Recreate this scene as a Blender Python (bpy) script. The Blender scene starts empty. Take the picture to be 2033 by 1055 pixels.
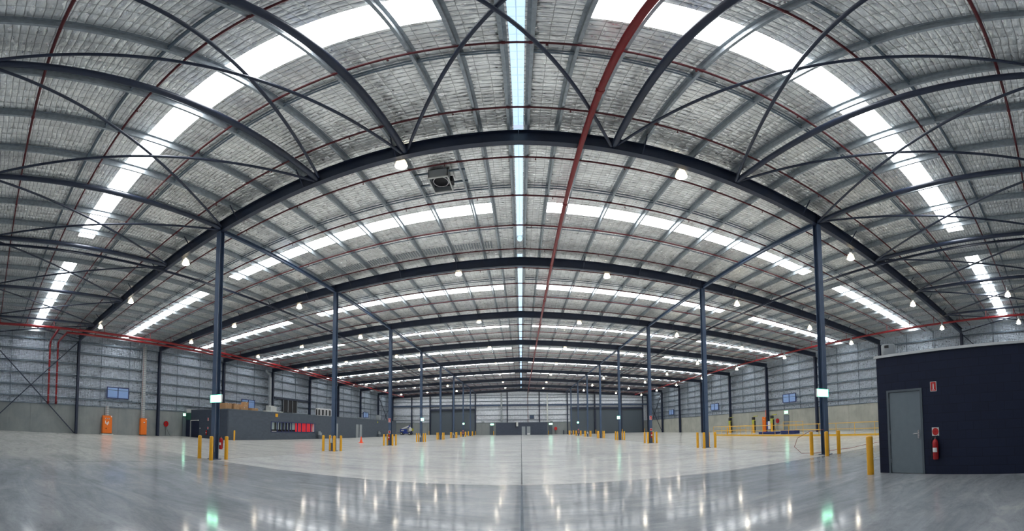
import bpy, bmesh, math, random
from mathutils import Vector, Matrix
random.seed(7)
C = bpy.context.scene.collection
S = bpy.context.scene

# ---------------------------------------------------------------- camera
CAM_H = 1.374
def rot_rows():
    yaw, pit, rol = -.0071, .0454, .0085
    cy, sy = math.cos(yaw), math.sin(yaw); cp, sp = math.cos(pit), math.sin(pit); cr, sr = math.cos(rol), math.sin(rol)
    Y = Matrix(((cy, -sy, 0), (sy, cy, 0), (0, 0, 1)))
    P = Matrix(((1, 0, 0), (0, cp, sp), (0, -sp, cp)))
    R = Matrix(((cr, 0, -sr), (0, 1, 0), (sr, 0, cr)))
    return R @ P @ Y                      # rows: right, forward, up
cd = bpy.data.cameras.new('camera'); cam = bpy.data.objects.new('camera', cd); C.objects.link(cam)
r = rot_rows()
M = Matrix.Identity(4)
for i in range(3):
    M[i][0] = r[0][i]; M[i][1] = r[2][i]; M[i][2] = -r[1][i]
M[2][3] = CAM_H
cam.matrix_world = M
cd.type = 'PANO'
FX, FY, CX, CY = 673.921, 754.976, 1030.0, 818.154
cc = cd.cycles if hasattr(cd, 'cycles') and hasattr(cd.cycles, 'panorama_type') else cd
cc.panorama_type = 'EQUIRECTANGULAR'
cc.longitude_min = -CX / FX; cc.longitude_max = (2033 - CX) / FX
cc.latitude_max = CY / FY; cc.latitude_min = -(1055 - CY) / FY
cd.clip_start = .05; cd.clip_end = 400
S.camera = cam
# ---------------------------------------------------------------- world, exposure, light levels
S.view_settings.view_transform = 'Standard'; S.view_settings.look = 'None'
S.view_settings.exposure = 0.38; S.view_settings.gamma = 1.0; S.view_settings.use_curve_mapping = False
w = bpy.data.worlds.new('sky'); S.world = w; w.use_nodes = True
bg = w.node_tree.nodes['Background']; bg.inputs[0].default_value = (.62, .75, .95, 1); bg.inputs[1].default_value = .8
SKYLIGHT = 9.8; RIDGE_LIGHT = .9; LAMP = 62.0; EXIT = 7.0
# building
HR, SL = 11.07, .034                       # roof underside at the ridge, fall per metre
XL, XR, Y0, YE = -36.1, 35.5, -.75, 90.0
def roof(x, d=0): return HR - SL * abs(x) - d
RAFY = [9.5 + 10 * k for k in range(8)]
CL, CR = -12.0, 11.78

# ---------------------------------------------------------------- node helpers
def new_mat(name):
    m = bpy.data.materials.new(name); m.use_nodes = True
    nt = m.node_tree; b = nt.nodes['Principled BSDF']
    return m, nt, b
def simple(name, col, rough=.5, metal=0., emit=None, es=0., spec=None, noise=0., nscale=6., bump=0.):
    m, nt, b = new_mat(name)
    b.inputs['Base Color'].default_value = (*col, 1); b.inputs['Roughness'].default_value = rough
    b.inputs['Metallic'].default_value = metal
    if spec is not None: b.inputs['Specular IOR Level'].default_value = spec
    if emit: b.inputs['Emission Color'].default_value = (*emit, 1); b.inputs['Emission Strength'].default_value = es
    g = nt.nodes.new('ShaderNodeNewGeometry'); n = nt.nodes.new('ShaderNodeTexNoise'); n.inputs['Scale'].default_value = nscale
    n.inputs['Detail'].default_value = 4
    nt.links.new(g.outputs['Position'], n.inputs['Vector'])
    if noise:
        r_ = nt.nodes.new('ShaderNodeMapRange'); r_.inputs[3].default_value = 1 - noise; r_.inputs[4].default_value = 1 + noise
        r_.inputs[1].default_value = .3; r_.inputs[2].default_value = .7
        nt.links.new(n.outputs[0], r_.inputs[0])
        v = nt.nodes.new('ShaderNodeVectorMath'); v.operation = 'SCALE'; v.inputs[0].default_value = col
        nt.links.new(r_.outputs[0], v.inputs['Scale']); nt.links.new(v.outputs[0], b.inputs['Base Color'])
    if bump:
        bp = nt.nodes.new('ShaderNodeBump'); bp.inputs['Strength'].default_value = bump; bp.inputs['Distance'].default_value = .01
        nt.links.new(n.outputs[0], bp.inputs['Height']); nt.links.new(bp.outputs[0], b.inputs['Normal'])
    return m
class NT:
    """tiny expression helper over a node tree"""
    def __init__(s, nt): s.nt = nt
    def put(s, inp, v):
        if isinstance(v, bpy.types.NodeSocket): s.nt.links.new(v, inp)
        else: inp.default_value = v
    def m(s, op, *a, clamp=False):
        n = s.nt.nodes.new('ShaderNodeMath'); n.operation = op; n.use_clamp = clamp
        for i, v in enumerate(a): s.put(n.inputs[i], v)
        return n.outputs[0]
    def pos(s):
        g = s.nt.nodes.new('ShaderNodeNewGeometry'); x = s.nt.nodes.new('ShaderNodeSeparateXYZ')
        s.nt.links.new(g.outputs['Position'], x.inputs[0]); return x.outputs
    def vec(s, x, y, z):
        c = s.nt.nodes.new('ShaderNodeCombineXYZ')
        for i, v in enumerate((x, y, z)): s.put(c.inputs[i], v)
        return c.outputs[0]
    def noise(s, v, scale, detail=3, rough=.5, dist=0.):
        n = s.nt.nodes.new('ShaderNodeTexNoise'); s.put(n.inputs['Vector'], v); n.inputs['Scale'].default_value = scale
        n.inputs['Detail'].default_value = detail; n.inputs['Roughness'].default_value = rough; n.inputs['Distortion'].default_value = dist
        return n.outputs[0]
    def rng(s, v, a, b, c, d, smooth=False):
        n = s.nt.nodes.new('ShaderNodeMapRange'); s.put(n.inputs[0], v)
        if smooth: n.interpolation_type = 'SMOOTHSTEP'
        for i, q in enumerate((a, b, c, d)): n.inputs[i + 1].default_value = q
        return n.outputs[0]
    def mix(s, f, a, b):
        n = s.nt.nodes.new('ShaderNodeMix'); n.data_type = 'RGBA'; s.put(n.inputs[0], f)
        for k, v in ((6, a), (7, b)):
            if isinstance(v, tuple): n.inputs[k].default_value = (*v, 1)
            else: s.put(n.inputs[k], v)
        return n.outputs[2]
    def bump(s, h, strength, dist):
        n = s.nt.nodes.new('ShaderNodeBump'); s.put(n.inputs['Height'], h); n.inputs['Strength'].default_value = strength
        n.inputs['Distance'].default_value = dist; return n.outputs[0]
def line(N, c, period, width, off=0.):
    """1 on lines of that width every period"""
    f = N.m('FRACT', N.m('DIVIDE', N.m('ADD', c, off + period * 100), period))
    d = N.m('MULTIPLY', N.m('MINIMUM', f, N.m('SUBTRACT', 1., f)), period)
    return N.rng(d, width * .5, width, 1., 0.)
def foil(name, ui, vi, pu, pv, tone, along=1., streak=0., metal=.9, rough=.3, bs=1., dist=.07):
    m, nt, b = new_mat(name); N = NT(nt); P = N.pos(); u, v = P[ui], P[vi]
    base = N.vec(u, v, 0.)
    wz = N.noise(base, 1.3, 3); wz2 = N.noise(base, 2.1, 2)
    vw = N.m('ADD', v, N.m('MULTIPLY', N.m('SUBTRACT', wz, .5), .12))
    uw = N.m('ADD', u, N.m('MULTIPLY', N.m('SUBTRACT', wz2, .5), .04))
    wires = N.m('MAXIMUM', N.m('MULTIPLY', line(N, uw, pu, .009), .8), line(N, vw, pv, .012))
    pu_ = N.m('ABSOLUTE', N.m('SINE', N.m('MULTIPLY', uw, math.pi / pu))); pv_ = N.m('ABSOLUTE', N.m('SINE', N.m('MULTIPLY', vw, math.pi / pv)))
    pillow = N.m('MULTIPLY', N.m('POWER', pu_, .5), N.m('POWER', pv_, .5))
    crump = N.noise(N.vec(N.m('MULTIPLY', u, 2.8 if streak else 1.), N.m('MULTIPLY', v, .9 if streak else 2.3 * along), 0.), 4.2, 2, .45, .15)
    crump2 = N.noise(N.vec(N.m('MULTIPLY', u, 5. if streak else 2.), N.m('MULTIPLY', v, .55 if streak else 3.2), 3.), 3.4, 2, .45, .1)
    big = N.noise(base, .9, 2)
    h = N.m('ADD', N.m('ADD', N.m('MULTIPLY', pillow, .55), N.m('MULTIPLY', crump, 1.1)), N.m('ADD', N.m('MULTIPLY', crump2, 1.2), N.m('MULTIPLY', big, 3.0)))
    nt.links.new(N.bump(h, bs, dist), b.inputs['Normal'])
    t0 = tuple(c * .86 for c in tone); t1 = tuple(min(1, c * 1.1) for c in tone)
    col = N.mix(N.rng(N.noise(base, 2.6, 4, .6), .35, .65, 0., 1.), t0, t1)
    wcol = tuple(c * .30 for c in tone)
    col = N.mix(N.m('MULTIPLY', wires, .75), col, wcol)
    nt.links.new(col, b.inputs['Base Color'])
    b.inputs['Metallic'].default_value = metal
    nt.links.new(N.rng(crump, .3, .7, rough - .1, rough + .12), b.inputs['Roughness'])
    return m
def concrete_floor():
    m, nt, b = new_mat('polished_concrete'); N = NT(nt); P = N.pos(); x, y = P[0], P[1]
    base = N.vec(x, y, 0.)
    n1 = N.noise(base, .16, 5, .6, .8); n2 = N.noise(base, .9, 5, .65, .4); n3 = N.noise(N.vec(N.m('MULTIPLY', x, .35), y, 1.), .55, 5, .7, 1.); n4 = N.noise(base, 7., 4, .7)
    col = N.mix(N.rng(n1, .32, .68, 0., 1.), (.74, .755, .75), (.90, .895, .87))
    col = N.mix(N.rng(n3, .48, .68, 0., .42), col, (.22, .24, .27))
    col = N.mix(N.rng(n2, .48, .68, 0., .4), col, (.74, .73, .68))
    col = N.mix(N.rng(n4, .35, .7, .0, .2), col, (.30, .31, .33))
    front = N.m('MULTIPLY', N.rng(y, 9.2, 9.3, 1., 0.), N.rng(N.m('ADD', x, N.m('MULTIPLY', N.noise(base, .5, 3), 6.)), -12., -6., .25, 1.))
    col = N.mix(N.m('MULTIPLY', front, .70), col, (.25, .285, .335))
    side = N.rng(N.m('ABSOLUTE', x), 11.98, 12.02, 0., .30)
    col = N.mix(N.m('MULTIPLY', side, N.m('SUBTRACT', 1., front)), col, (.62, .59, .50))
    n5 = N.noise(N.vec(N.m('MULTIPLY', x, .45), N.m('MULTIPLY', y, 1.5), 4.), 1.1, 6, .72, .8)
    n6 = N.noise(N.vec(N.m('MULTIPLY', x, .8), N.m('MULTIPLY', y, 1.1), 9.), 5., 4, .75)
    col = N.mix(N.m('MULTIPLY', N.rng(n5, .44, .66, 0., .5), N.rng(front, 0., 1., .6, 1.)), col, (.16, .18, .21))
    col = N.mix(N.rng(n6, .5, .72, 0., .35), col, (.18, .19, .21))
    col = N.mix(N.rng(n5, .28, .42, .3, 0.), col, (.80, .79, .74))
    j = N.m('MAXIMUM', line(N, x, 12., .030), line(N, y, 10., .020, .75))
    col = N.mix(N.m('MULTIPLY', j, .8), col, (.07, .07, .07))
    # pale scuffs along some joints
    j2 = N.m('MULTIPLY', line(N, y, 10., .16, .75), N.rng(N.noise(base, .5, 3), .5, .6, 0., 1.))
    col = N.mix(N.m('MULTIPLY', j2, .4), col, (.78, .77, .72))
    nt.links.new(col, b.inputs['Base Color'])
    ro = N.m('ADD', N.rng(n3, .3, .75, .07, .13), N.rng(n4, .3, .7, -.02, .05))
    ro = N.m('ADD', ro, N.rng(front, 0., 1., .07, 0.))
    nt.links.new(ro, b.inputs['Roughness'])
    b.inputs['Specular IOR Level'].default_value = .26
    nt.links.new(N.bump(N.m('ADD', n2, N.m('MULTIPLY', n4, .2)), .06, .01), b.inputs['Normal'])
    return m
def precast(name, ui, c0, c1):
    m, nt, b = new_mat(name); N = NT(nt); P = N.pos(); u, z = P[ui], P[2]
    base = N.vec(u, z, 0.)
    n1 = N.noise(base, .5, 5, .6, .5); n2 = N.noise(N.vec(N.m('MULTIPLY', u, 2.2), N.m('MULTIPLY', z, .35), 2.), 1.6, 4, .6)
    col = N.mix(N.rng(n1, .3, .7, 0., 1.), c0, c1)
    col = N.mix(N.rng(n2, .5, .75, 0., .3), col, tuple(c * .7 for c in c0))
    j = line(N, u, 5., .015, .5)
    col = N.mix(N.m('MULTIPLY', j, .7), col, (.05, .05, .05))
    nt.links.new(col, b.inputs['Base Color']); b.inputs['Roughness'].default_value = .75
    nt.links.new(N.bump(N.noise(base, 9., 4), .15, .01), b.inputs['Normal'])
    return m
def blockwork(name, ui, col, mortar):
    m, nt, b = new_mat(name); N = NT(nt); P = N.pos(); u, z = P[ui], P[2]
    bt = nt.nodes.new('ShaderNodeTexBrick'); nt.links.new(N.vec(u, z, 0.), bt.inputs['Vector'])
    bt.inputs['Scale'].default_value = 1.; bt.inputs['Brick Width'].default_value = .4; bt.inputs['Row Height'].default_value = .2
    bt.inputs['Mortar Size'].default_value = .007; bt.inputs['Color1'].default_value = (*col, 1)
    bt.inputs['Color2'].default_value = (*[c * .88 for c in col], 1); bt.inputs['Mortar'].default_value = (*mortar, 1)
    nt.links.new(bt.outputs[0], b.inputs['Base Color']); b.inputs['Roughness'].default_value = .6; b.inputs['Specular IOR Level'].default_value = .3
    h = N.m('ADD', N.m('MULTIPLY', bt.outputs['Fac'], -1.), N.m('MULTIPLY', N.noise(N.vec(u, z, 0.), 40., 3), .25))
    nt.links.new(N.bump(h, .35, .006), b.inputs['Normal'])
    return m
def skylight_mat(name, ui, vi, col, strength, pu, pv, wire):
    m, nt, b = new_mat(name); N = NT(nt); P = N.pos()
    ln = N.m('MAXIMUM', line(N, P[ui], pu, .014), line(N, P[vi], pv, .014))
    wc = N.mix(N.m('MULTIPLY', ln, wire), col, tuple(c * .35 for c in col))
    nt.links.new(wc, b.inputs['Emission Color']); b.inputs['Emission Strength'].default_value = strength
    b.inputs['Base Color'].default_value = (.7, .75, .8, 1); b.inputs['Roughness'].default_value = .4
    return m

MT = dict(
    steel=simple('navy_painted_steel', (.022, .032, .062), .38, noise=.12, nscale=2),
    steel_col=simple('slate_blue_painted_steel', (.06, .095, .165), .42, noise=.1, nscale=2),
    galv=simple('galvanised_steel', (.35, .39, .42), .4, .45, noise=.18, nscale=9),
    galv_dark=simple('weathered_galvanised_steel', (.13, .17, .21), .42, .45, noise=.15, nscale=6),
    red=simple('red_pipe_paint', (.24, .008, .013), .3, noise=.1),
    red_dark=simple('dark_red_pipe_paint', (.10, .006, .011), .35),
    yellow=simple('safety_yellow_paint', (.80, .40, .02), .38, noise=.06),
    yellow_rail=simple('rail_yellow_paint', (.80, .47, .05), .4),
    orange=simple('orange_cabinet_paint', (.86, .19, .015), .4, noise=.04),
    sky=skylight_mat('translucent_roof_sheet', 0, 1, (.97, .99, 1.), SKYLIGHT, .3, .15, .0),
    ridge=skylight_mat('ridge_translucent_sheet', 0, 1, (.50, .75, 1.), RIDGE_LIGHT, .15, .30, .7),
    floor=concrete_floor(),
    foil_roof=foil('roof_foil_insulation', 0, 1, .30, .15, (.90, .91, .90), rough=.34, bs=.8, dist=.036),
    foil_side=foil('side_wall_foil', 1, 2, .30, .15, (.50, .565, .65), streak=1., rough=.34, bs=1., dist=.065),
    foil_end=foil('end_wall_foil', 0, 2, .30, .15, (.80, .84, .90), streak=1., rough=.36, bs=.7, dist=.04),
    pre_side=precast('precast_side', 1, (.20, .225, .235), (.28, .305, .305)),
    pre_right=precast('precast_right', 1, (.31, .325, .29), (.43, .435, .39)),
    pre_end=precast('precast_end', 0, (.22, .245, .25), (.28, .30, .30)),
    block_navy=blockwork('navy_blockwork', 1, (.009, .016, .043), (.006, .010, .028)),
    block_grey=blockwork('slate_blockwork', 1, (.085, .105, .135), (.07, .09, .12)),
    block_front=blockwork('slate_blockwork_front', 0, (.05, .065, .095), (.04, .055, .08)),
    block_end=blockwork('charcoal_blockwork_end', 0, (.07, .085, .12), (.055, .07, .10)),
    door=simple('grey_door_paint', (.17, .21, .245), .4, noise=.05),
    frame=simple('door_frame_paint', (.10, .125, .15), .4),
    roller=simple('roller_door_slate', (.10, .125, .15), .45, .2),
    chrome=simple('brushed_chrome', (.6, .6, .62), .25, 1.),
    white=simple('white_paint', (.80, .80, .80), .4),
    offwhite=simple('offwhite_plastic', (.62, .64, .62), .5),
    grey=simple('mid_grey_paint', (.30, .33, .35), .5),
    black=simple('black_rubber', (.015, .015, .018), .6),
    sign_red=simple('sign_red', (.55, .02, .02), .4),
    ext_red=simple('extinguisher_red', (.42, .012, .015), .25),
    cap=simple('pale_capping', (.62, .64, .66), .35, .3),
    carton=simple('brown_cardboard', (.45, .27, .14), .8, noise=.1),
    blue=simple('machine_blue', (.02, .05, .28), .4),
    blue_dark=simple('dock_blue', (.012, .025, .13), .4),
    cone=simple('cone_orange', (.95, .10, .03), .5),
    lime=simple('yellow_green_paint', (.45, .45, .05), .5),
    glow_soft=simple('lamp_shade_glow', (.9, .9, .85), .3, emit=(1., .82, .52), es=1.7),
    glow=simple('lamp_refractor', (.9, .9, .85), .3, emit=(1., .90, .74), es=LAMP),
    exit_w=simple('exit_panel_glow', (.8, .9, .85), .3, emit=(.42, 1., .66), es=EXIT),
    exit_g=simple('exit_green', (.0, .5, .25), .4, emit=(.03, .85, .42), es=3.0),
    louvre=simple('daylit_louvre', (.28, .40, .62), .3, emit=(.28, .48, .90), es=.15),
    glass=simple('window_glass', (.05, .07, .09), .05, 0., spec=.5),
    glowing_red_panel=simple('glowing_red_wall_panel', (.70, .025, .04), .5, emit=(1., .04, .06), es=.2),  # faint glow added to brighten the red panels, which are no lamp
    pale_panel=simple('pale_blue_blind', (.48, .58, .58), .6),
    navy_frame=simple('navy_window_frame', (.018, .028, .12), .4),
    hose=simple('red_hose', (.25, .06, .06), .6),
    green_box=simple('dark_green_cabinet', (.02, .10, .07), .5),
)

# ---------------------------------------------------------------- mesh helpers
class MB:
    def __init__(s): s.v = []; s.f = []; s.fm = []; s.mi = 0
    def add(s, vs, fs):
        o = len(s.v); s.v += [tuple(p) for p in vs]
        for f in fs: s.f.append([o + i for i in f]); s.fm.append(s.mi)
    def box(s, x0, x1, y0, y1, z0, z1):
        s.add([(x0, y0, z0), (x1, y0, z0), (x1, y1, z0), (x0, y1, z0), (x0, y0, z1), (x1, y0, z1), (x1, y1, z1), (x0, y1, z1)],
              [(3, 2, 1, 0), (4, 5, 6, 7), (0, 1, 5, 4), (1, 2, 6, 5), (2, 3, 7, 6), (3, 0, 4, 7)]); return s
    def cbox(s, c, d): return s.box(c[0] - d[0] / 2, c[0] + d[0] / 2, c[1] - d[1] / 2, c[1] + d[1] / 2, c[2] - d[2] / 2, c[2] + d[2] / 2)
    def sweep(s, prof, p0, p1, up=(0, 0, 1)):
        """closed 2-D profile (side, up) swept from p0 to p1"""
        p0, p1 = Vector(p0), Vector(p1); d = (p1 - p0).normalized(); up = Vector(up)
        side = d.cross(up).normalized(); up = side.cross(d).normalized(); n = len(prof)
        vs = [p + side * a + up * b for p in (p0, p1) for a, b in prof]
        fs = [(i, (i + 1) % n, n + (i + 1) % n, n + i) for i in range(n)] + [tuple(range(n))[::-1], tuple(range(n, 2 * n))]
        s.add(vs, fs); return s
    def tube(s, p0, p1, r0, r1=None, n=10, caps=True):
        r1 = r0 if r1 is None else r1
        p0, p1 = Vector(p0), Vector(p1); d = (p1 - p0).normalized(); a = Vector((0, 0, 1)) if abs(d.z) < .9 else Vector((1, 0, 0))
        u = d.cross(a).normalized(); w_ = d.cross(u)
        vs = [p + (u * math.cos(t) + w_ * math.sin(t)) * r_ for p, r_ in ((p0, r0), (p1, r1)) for t in [2 * math.pi * i / n for i in range(n)]]
        fs = [(i, n + i, n + (i + 1) % n, (i + 1) % n) for i in range(n)]
        if caps: fs += [tuple(range(n)), tuple(range(n, 2 * n))[::-1]]
        s.add(vs, fs); return s
    def path(s, pts, r_, n=10):
        for a, b in zip(pts, pts[1:]): s.tube(a, b, r_, n=n)
        for p in pts[1:-1]: s.ball(p, r_, n)
        return s
    def lathe(s, c, prof, n=16):
        """profile of (radius, z) about a vertical axis at c"""
        vs = []; k = len(prof)
        for i in range(n):
            t = 2 * math.pi * i / n
            vs += [(c[0] + r_ * math.cos(t), c[1] + r_ * math.sin(t), c[2] + z) for r_, z in prof]
        fs = [(i * k + j, ((i + 1) % n) * k + j, ((i + 1) % n) * k + j + 1, i * k + j + 1) for i in range(n) for j in range(k - 1)]
        s.add(vs, fs); return s
    def ball(s, c, r_, n=10, sz=1.):
        k = max(4, n // 2)
        return s.lathe(c, [(max(1e-4, r_ * math.sin(math.pi * i / k)), -sz * r_ * math.cos(math.pi * i / k)) for i in range(k + 1)], n)
    def build(s, name, mat, parent=None, loc=None, rz=0, smooth=False):
        me = bpy.data.meshes.new(name)
        if loc is not None: vs = [(x - loc[0], y - loc[1], z - loc[2]) for x, y, z in s.v]
        else: vs = s.v
        me.from_pydata(vs, [], s.f); me.update()
        for q in (mat if isinstance(mat, (list, tuple)) else [mat]): me.materials.append(MT[q])
        for p, k in zip(me.polygons, s.fm): p.material_index = k
        bm = bmesh.new(); bm.from_mesh(me); bmesh.ops.recalc_face_normals(bm, faces=bm.faces)
        if smooth:
            for f in bm.faces: f.smooth = True
            for e in bm.edges:
                if len(e.link_faces) == 2 and e.calc_face_angle(0) > .8: e.smooth = False
        bm.to_mesh(me); bm.free()
        o = bpy.data.objects.new(name, me); C.objects.link(o)
        if loc is not None: o.location = loc
        if parent: o.parent = parent
        return o
def tag(o, label=None, cat=None, group=None, kind=None):
    if label: o['label'] = label
    if cat: o['category'] = cat
    if group: o['group'] = group
    if kind: o['kind'] = kind
    return o
def empty(name, loc, label=None, cat=None, group=None, rz=0):
    o = bpy.data.objects.new(name, None); C.objects.link(o); o.location = loc; o.rotation_euler = (0, 0, rz)
    o.empty_display_size = .1
    return tag(o, label, cat, group)
def copy_tree(o, loc=None, parent=None, rz=None, label=None):
    c = o.copy(); C.objects.link(c); c.parent = parent
    if loc is not None: c.location = loc
    if rz is not None: c.rotation_euler = (0, 0, rz)
    if label: c['label'] = label
    for ch in KIDS.get(o.name, []): copy_tree(ch, parent=c)
    return c
KIDS = {}
def kids(root, *ch):
    KIDS.setdefault(root.name, []).extend(ch); return root
ORD = 'first second third fourth fifth sixth seventh eighth ninth tenth eleventh twelfth thirteenth fourteenth fifteenth sixteenth seventeenth eighteenth nineteenth twentieth'.split()
def ordn(i):
    if i < 20: return ORD[i]
    t = ['twenty', 'thirty', 'forty'][(i + 1) // 10 - 2]; u = (i + 1) % 10
    if u == 0: return {'twenty': 'twentieth', 'thirty': 'thirtieth', 'forty': 'fortieth'}[t]
    return t + '-' + ORD[u - 1]
def struct(o): o['kind'] = 'structure'; return o

def ibeam(w_, d_, tf=.02, tw=.014):          # up axis is depth, centred
    a, h, t = w_ / 2, d_ / 2, tw / 2
    return [(-a, -h), (a, -h), (a, -h + tf), (t, -h + tf), (t, h - tf), (a, h - tf), (a, h), (-a, h), (-a, h - tf), (-t, h - tf), (-t, -h + tf), (-a, -h + tf)]
def rect(w_, d_): return [(-w_ / 2, -d_ / 2), (w_ / 2, -d_ / 2), (w_ / 2, d_ / 2), (-w_ / 2, d_ / 2)]
def csec(w_, d_, t=.012, lip=.03, s=1):
    h = d_ / 2
    q = [(0, -h), (w_, -h), (w_, -h + lip), (w_ - t, -h + lip), (w_ - t, -h + t), (t, -h + t), (t, h - t), (-w_, h - t), (-w_, h), (0, h)]
    return [(a * s, b) for a, b in q]

# ---------------------------------------------------------------- the setting: floor, roof, walls
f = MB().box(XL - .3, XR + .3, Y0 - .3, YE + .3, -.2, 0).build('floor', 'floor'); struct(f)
SKY = [(4.2 + 10 * k, 5.02 + 10 * k) for k in range(9)]
def slab(mb, x0, x1, y0, y1, t=.05):
    def P(x, y, z): return (x, y, z)
    za, zb = roof(x0), roof(x1)
    mb.add([(x0, y0, za), (x1, y0, zb), (x1, y1, zb), (x0, y1, za), (x0, y0, za + t), (x1, y0, zb + t), (x1, y1, zb + t), (x0, y1, za + t)],
           [(3, 2, 1, 0), (4, 5, 6, 7), (0, 1, 5, 4), (1, 2, 6, 5), (2, 3, 7, 6), (3, 0, 4, 7)])
c = MB(); ya = Y0
RG = .145
for (s0, s1) in SKY:
    slab(c, XL, -RG, ya, s0); slab(c, RG, XR, ya, s0)
    for a, b_ in ((-1.2, -RG), (RG, 1.2), (-19.7, -16.9), (16.9, 19.7)): slab(c, a, b_, s0, s1)
    slab(c, XL, -35.1, s0, s1)
    slab(c, 34.5, XR, s0, s1)
    ya = s1
slab(c, XL, -RG, ya, YE); slab(c, RG, XR, ya, YE)
c.box(-RG, RG, 17.35, 19.5, HR - SL * RG, HR + .04)
c.box(-RG, RG, Y0, -.4, HR - SL * RG, HR + .04); c.box(-RG, RG, 89.3, YE, HR - SL * RG, HR + .04)
struct(c.build('ceiling', 'foil_roof'))
# walls
def side_wall(name, x, sgn, ledge, pre):
    o = MB(); xo = x - sgn * .25
    o.mi = 0; o.box(min(x, xo), max(x, xo), Y0, YE, ledge, roof(x))
    o.mi = 1; xi = x + sgn * .14; o.box(min(xi, xo), max(xi, xo), Y0, YE, 0, ledge - .03)
    o.mi = 2; xi = x + sgn * .2; o.box(min(xi, x), max(xi, x), Y0, YE, ledge - .03, ledge + .06)
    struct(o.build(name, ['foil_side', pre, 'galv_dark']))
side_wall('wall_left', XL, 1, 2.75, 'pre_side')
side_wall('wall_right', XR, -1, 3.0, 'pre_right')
def gable(mb, y0, y1, z0):
    zl, zr = roof(XL), roof(XR)
    pr = [(XL, z0), (XR, z0), (XR, zr), (0, HR), (XL, zl)]
    n = 5
    mb.add([(x, y, z) for y in (y0, y1) for x, z in pr], [tuple(range(n)), tuple(range(n, 2 * n))[::-1]] + [(i, (i + 1) % n, n + (i + 1) % n, n + i) for i in range(n)])
o = MB(); gable(o, YE, YE + .25, 2.9); o.mi = 1; o.box(XL, XR, YE - .14, YE + .25, 0, 2.87); o.mi = 2; o.box(XL, XR, YE - .2, YE, 2.87, 2.96)
struct(o.build('wall_far', ['foil_end', 'pre_end', 'galv_dark']))
o = MB(); gable(o, Y0 - .25, Y0, 2.8); o.mi = 1; o.box(XL, XR, Y0 - .25, Y0 + .1, 0, 2.77)
struct(o.build('wall_back', ['foil_end', 'pre_end']))

# skylights
k = 0
for b_, (s0, s1) in enumerate(SKY):
    for a0, a1, nm in ((-35.1, -19.7, 'outer left'), (-16.9, -1.2, 'inner left'), (1.2, 16.9, 'inner right'), (19.7, 34.5, 'outer right')):
        m_ = MB(); slab(m_, a0, a1, s0, s1, .03)
        tag(m_.build('skylight', 'sky', loc=((a0 + a1) / 2, (s0 + s1) / 2, roof((a0 + a1) / 2))),
            'bright white translucent roof strip, %s of its row, %s row from the front' % (nm, ordn(b_)), 'skylight', 'transverse roof skylights')
for i, (a0, a1) in enumerate([(-.4, 9.4), (9.6, 17.35)] + [(y + .1, y + 9.9 if y < 79 else 89.3) for y in RAFY[1:]]):
    m_ = MB(); m_.box(-RG, RG, a0, a1, HR - SL * RG, HR + .02)
    tag(m_.build('ridge_skylight', 'ridge', loc=(0, (a0 + a1) / 2, HR)), 'narrow pale blue skylight strip along the roof ridge, %s bay from the front' % ordn(i), 'skylight', 'ridge skylights')

# ---------------------------------------------------------------- purlins, bridging
px = [.25, 1.12, 2.02, 3.74]
while px[-1] + 1.755 < 35.6: px.append(px[-1] + 1.755)
for side, sn in ((-1, 'left'), (1, 'right')):
    for i, x in enumerate(px):
        if side > 0 and x > 35.2: continue
        X = side * x; zc = roof(X) - .125 - .004
        m_ = MB().sweep(csec(.07, .24, s=side), (X, Y0, zc), (X, YE, zc))
        tag(m_.build('purlin', 'galv', loc=(X, 45, zc)), 'galvanised roof purlin running away from camera, %s one %s of the ridge' % (ordn(i), sn), 'purlin', 'roof purlins')
for b_ in range(9):
    for j, dy in enumerate((3.35, 6.7)):
        y = -.5 + 10 * b_ + dy
        if abs(y % 10 - 4.6) < .5: continue
        m_ = MB()
        for side in (-1, 1):
            e = side * (35.9 if side < 0 else 35.3)
            for dz in (.07, .19): m_.sweep(rect(.045, .03), (side * .3, y, roof(.3) - dz), (e, y, roof(e) - dz))
        tag(m_.build('purlin_bridging', 'galv_dark', loc=(0, y, roof(0) - .13)), 'thin dark bridging line across the purlins, %s of two in bay %s from the front' % (ORD[j], ['one', 'two', 'three', 'four', 'five', 'six', 'seven', 'eight', 'nine'][b_]), 'roof bracing', 'purlin bridging lines')

# ---------------------------------------------------------------- rafters
RT, RD = .25, .53                           # top below the foil, depth
def rz_(x): return roof(x) - RT - RD / 2     # rafter centre line
for k, y in enumerate(RAFY + [YE - .38]):
    root = empty('rafter', (0, y, rz_(0)), 'dark navy steel roof rafter spanning the hall, %s from the camera' % ORD[k], 'roof beam', 'roof rafters')
    m_ = MB()
    for e in (-35.85, 35.25): m_.sweep(ibeam(.22, RD), (0, y, rz_(0)), (e, y, rz_(e)))
    for x in (0, CL, CR): m_.box(x - .012, x + .012, y - .11, y + .11, rz_(x) - RD / 2, rz_(x) + RD / 2)
    b = m_.build('beam', 'steel'); b.parent = root; b.matrix_parent_inverse = Matrix.Translation((0, -y, -rz_(0)))
    if k < 5:
        for side in (-1, 1):
            for i, x in enumerate(px):
                if i < 3 or i % 2 == 0 or x > 34: continue
                X = side * x; zb = rz_(X) - RD / 2 + .03
                q = MB()
                for sy in (-1, 1): q.sweep(rect(.04, .04), (X, y + sy * .05, zb), (X, y + sy * .55, roof(X) - .16))
                q = q.build('fly_brace', 'steel'); q.parent = root; q.matrix_parent_inverse = Matrix.Translation((0, -y, -rz_(0)))

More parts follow.
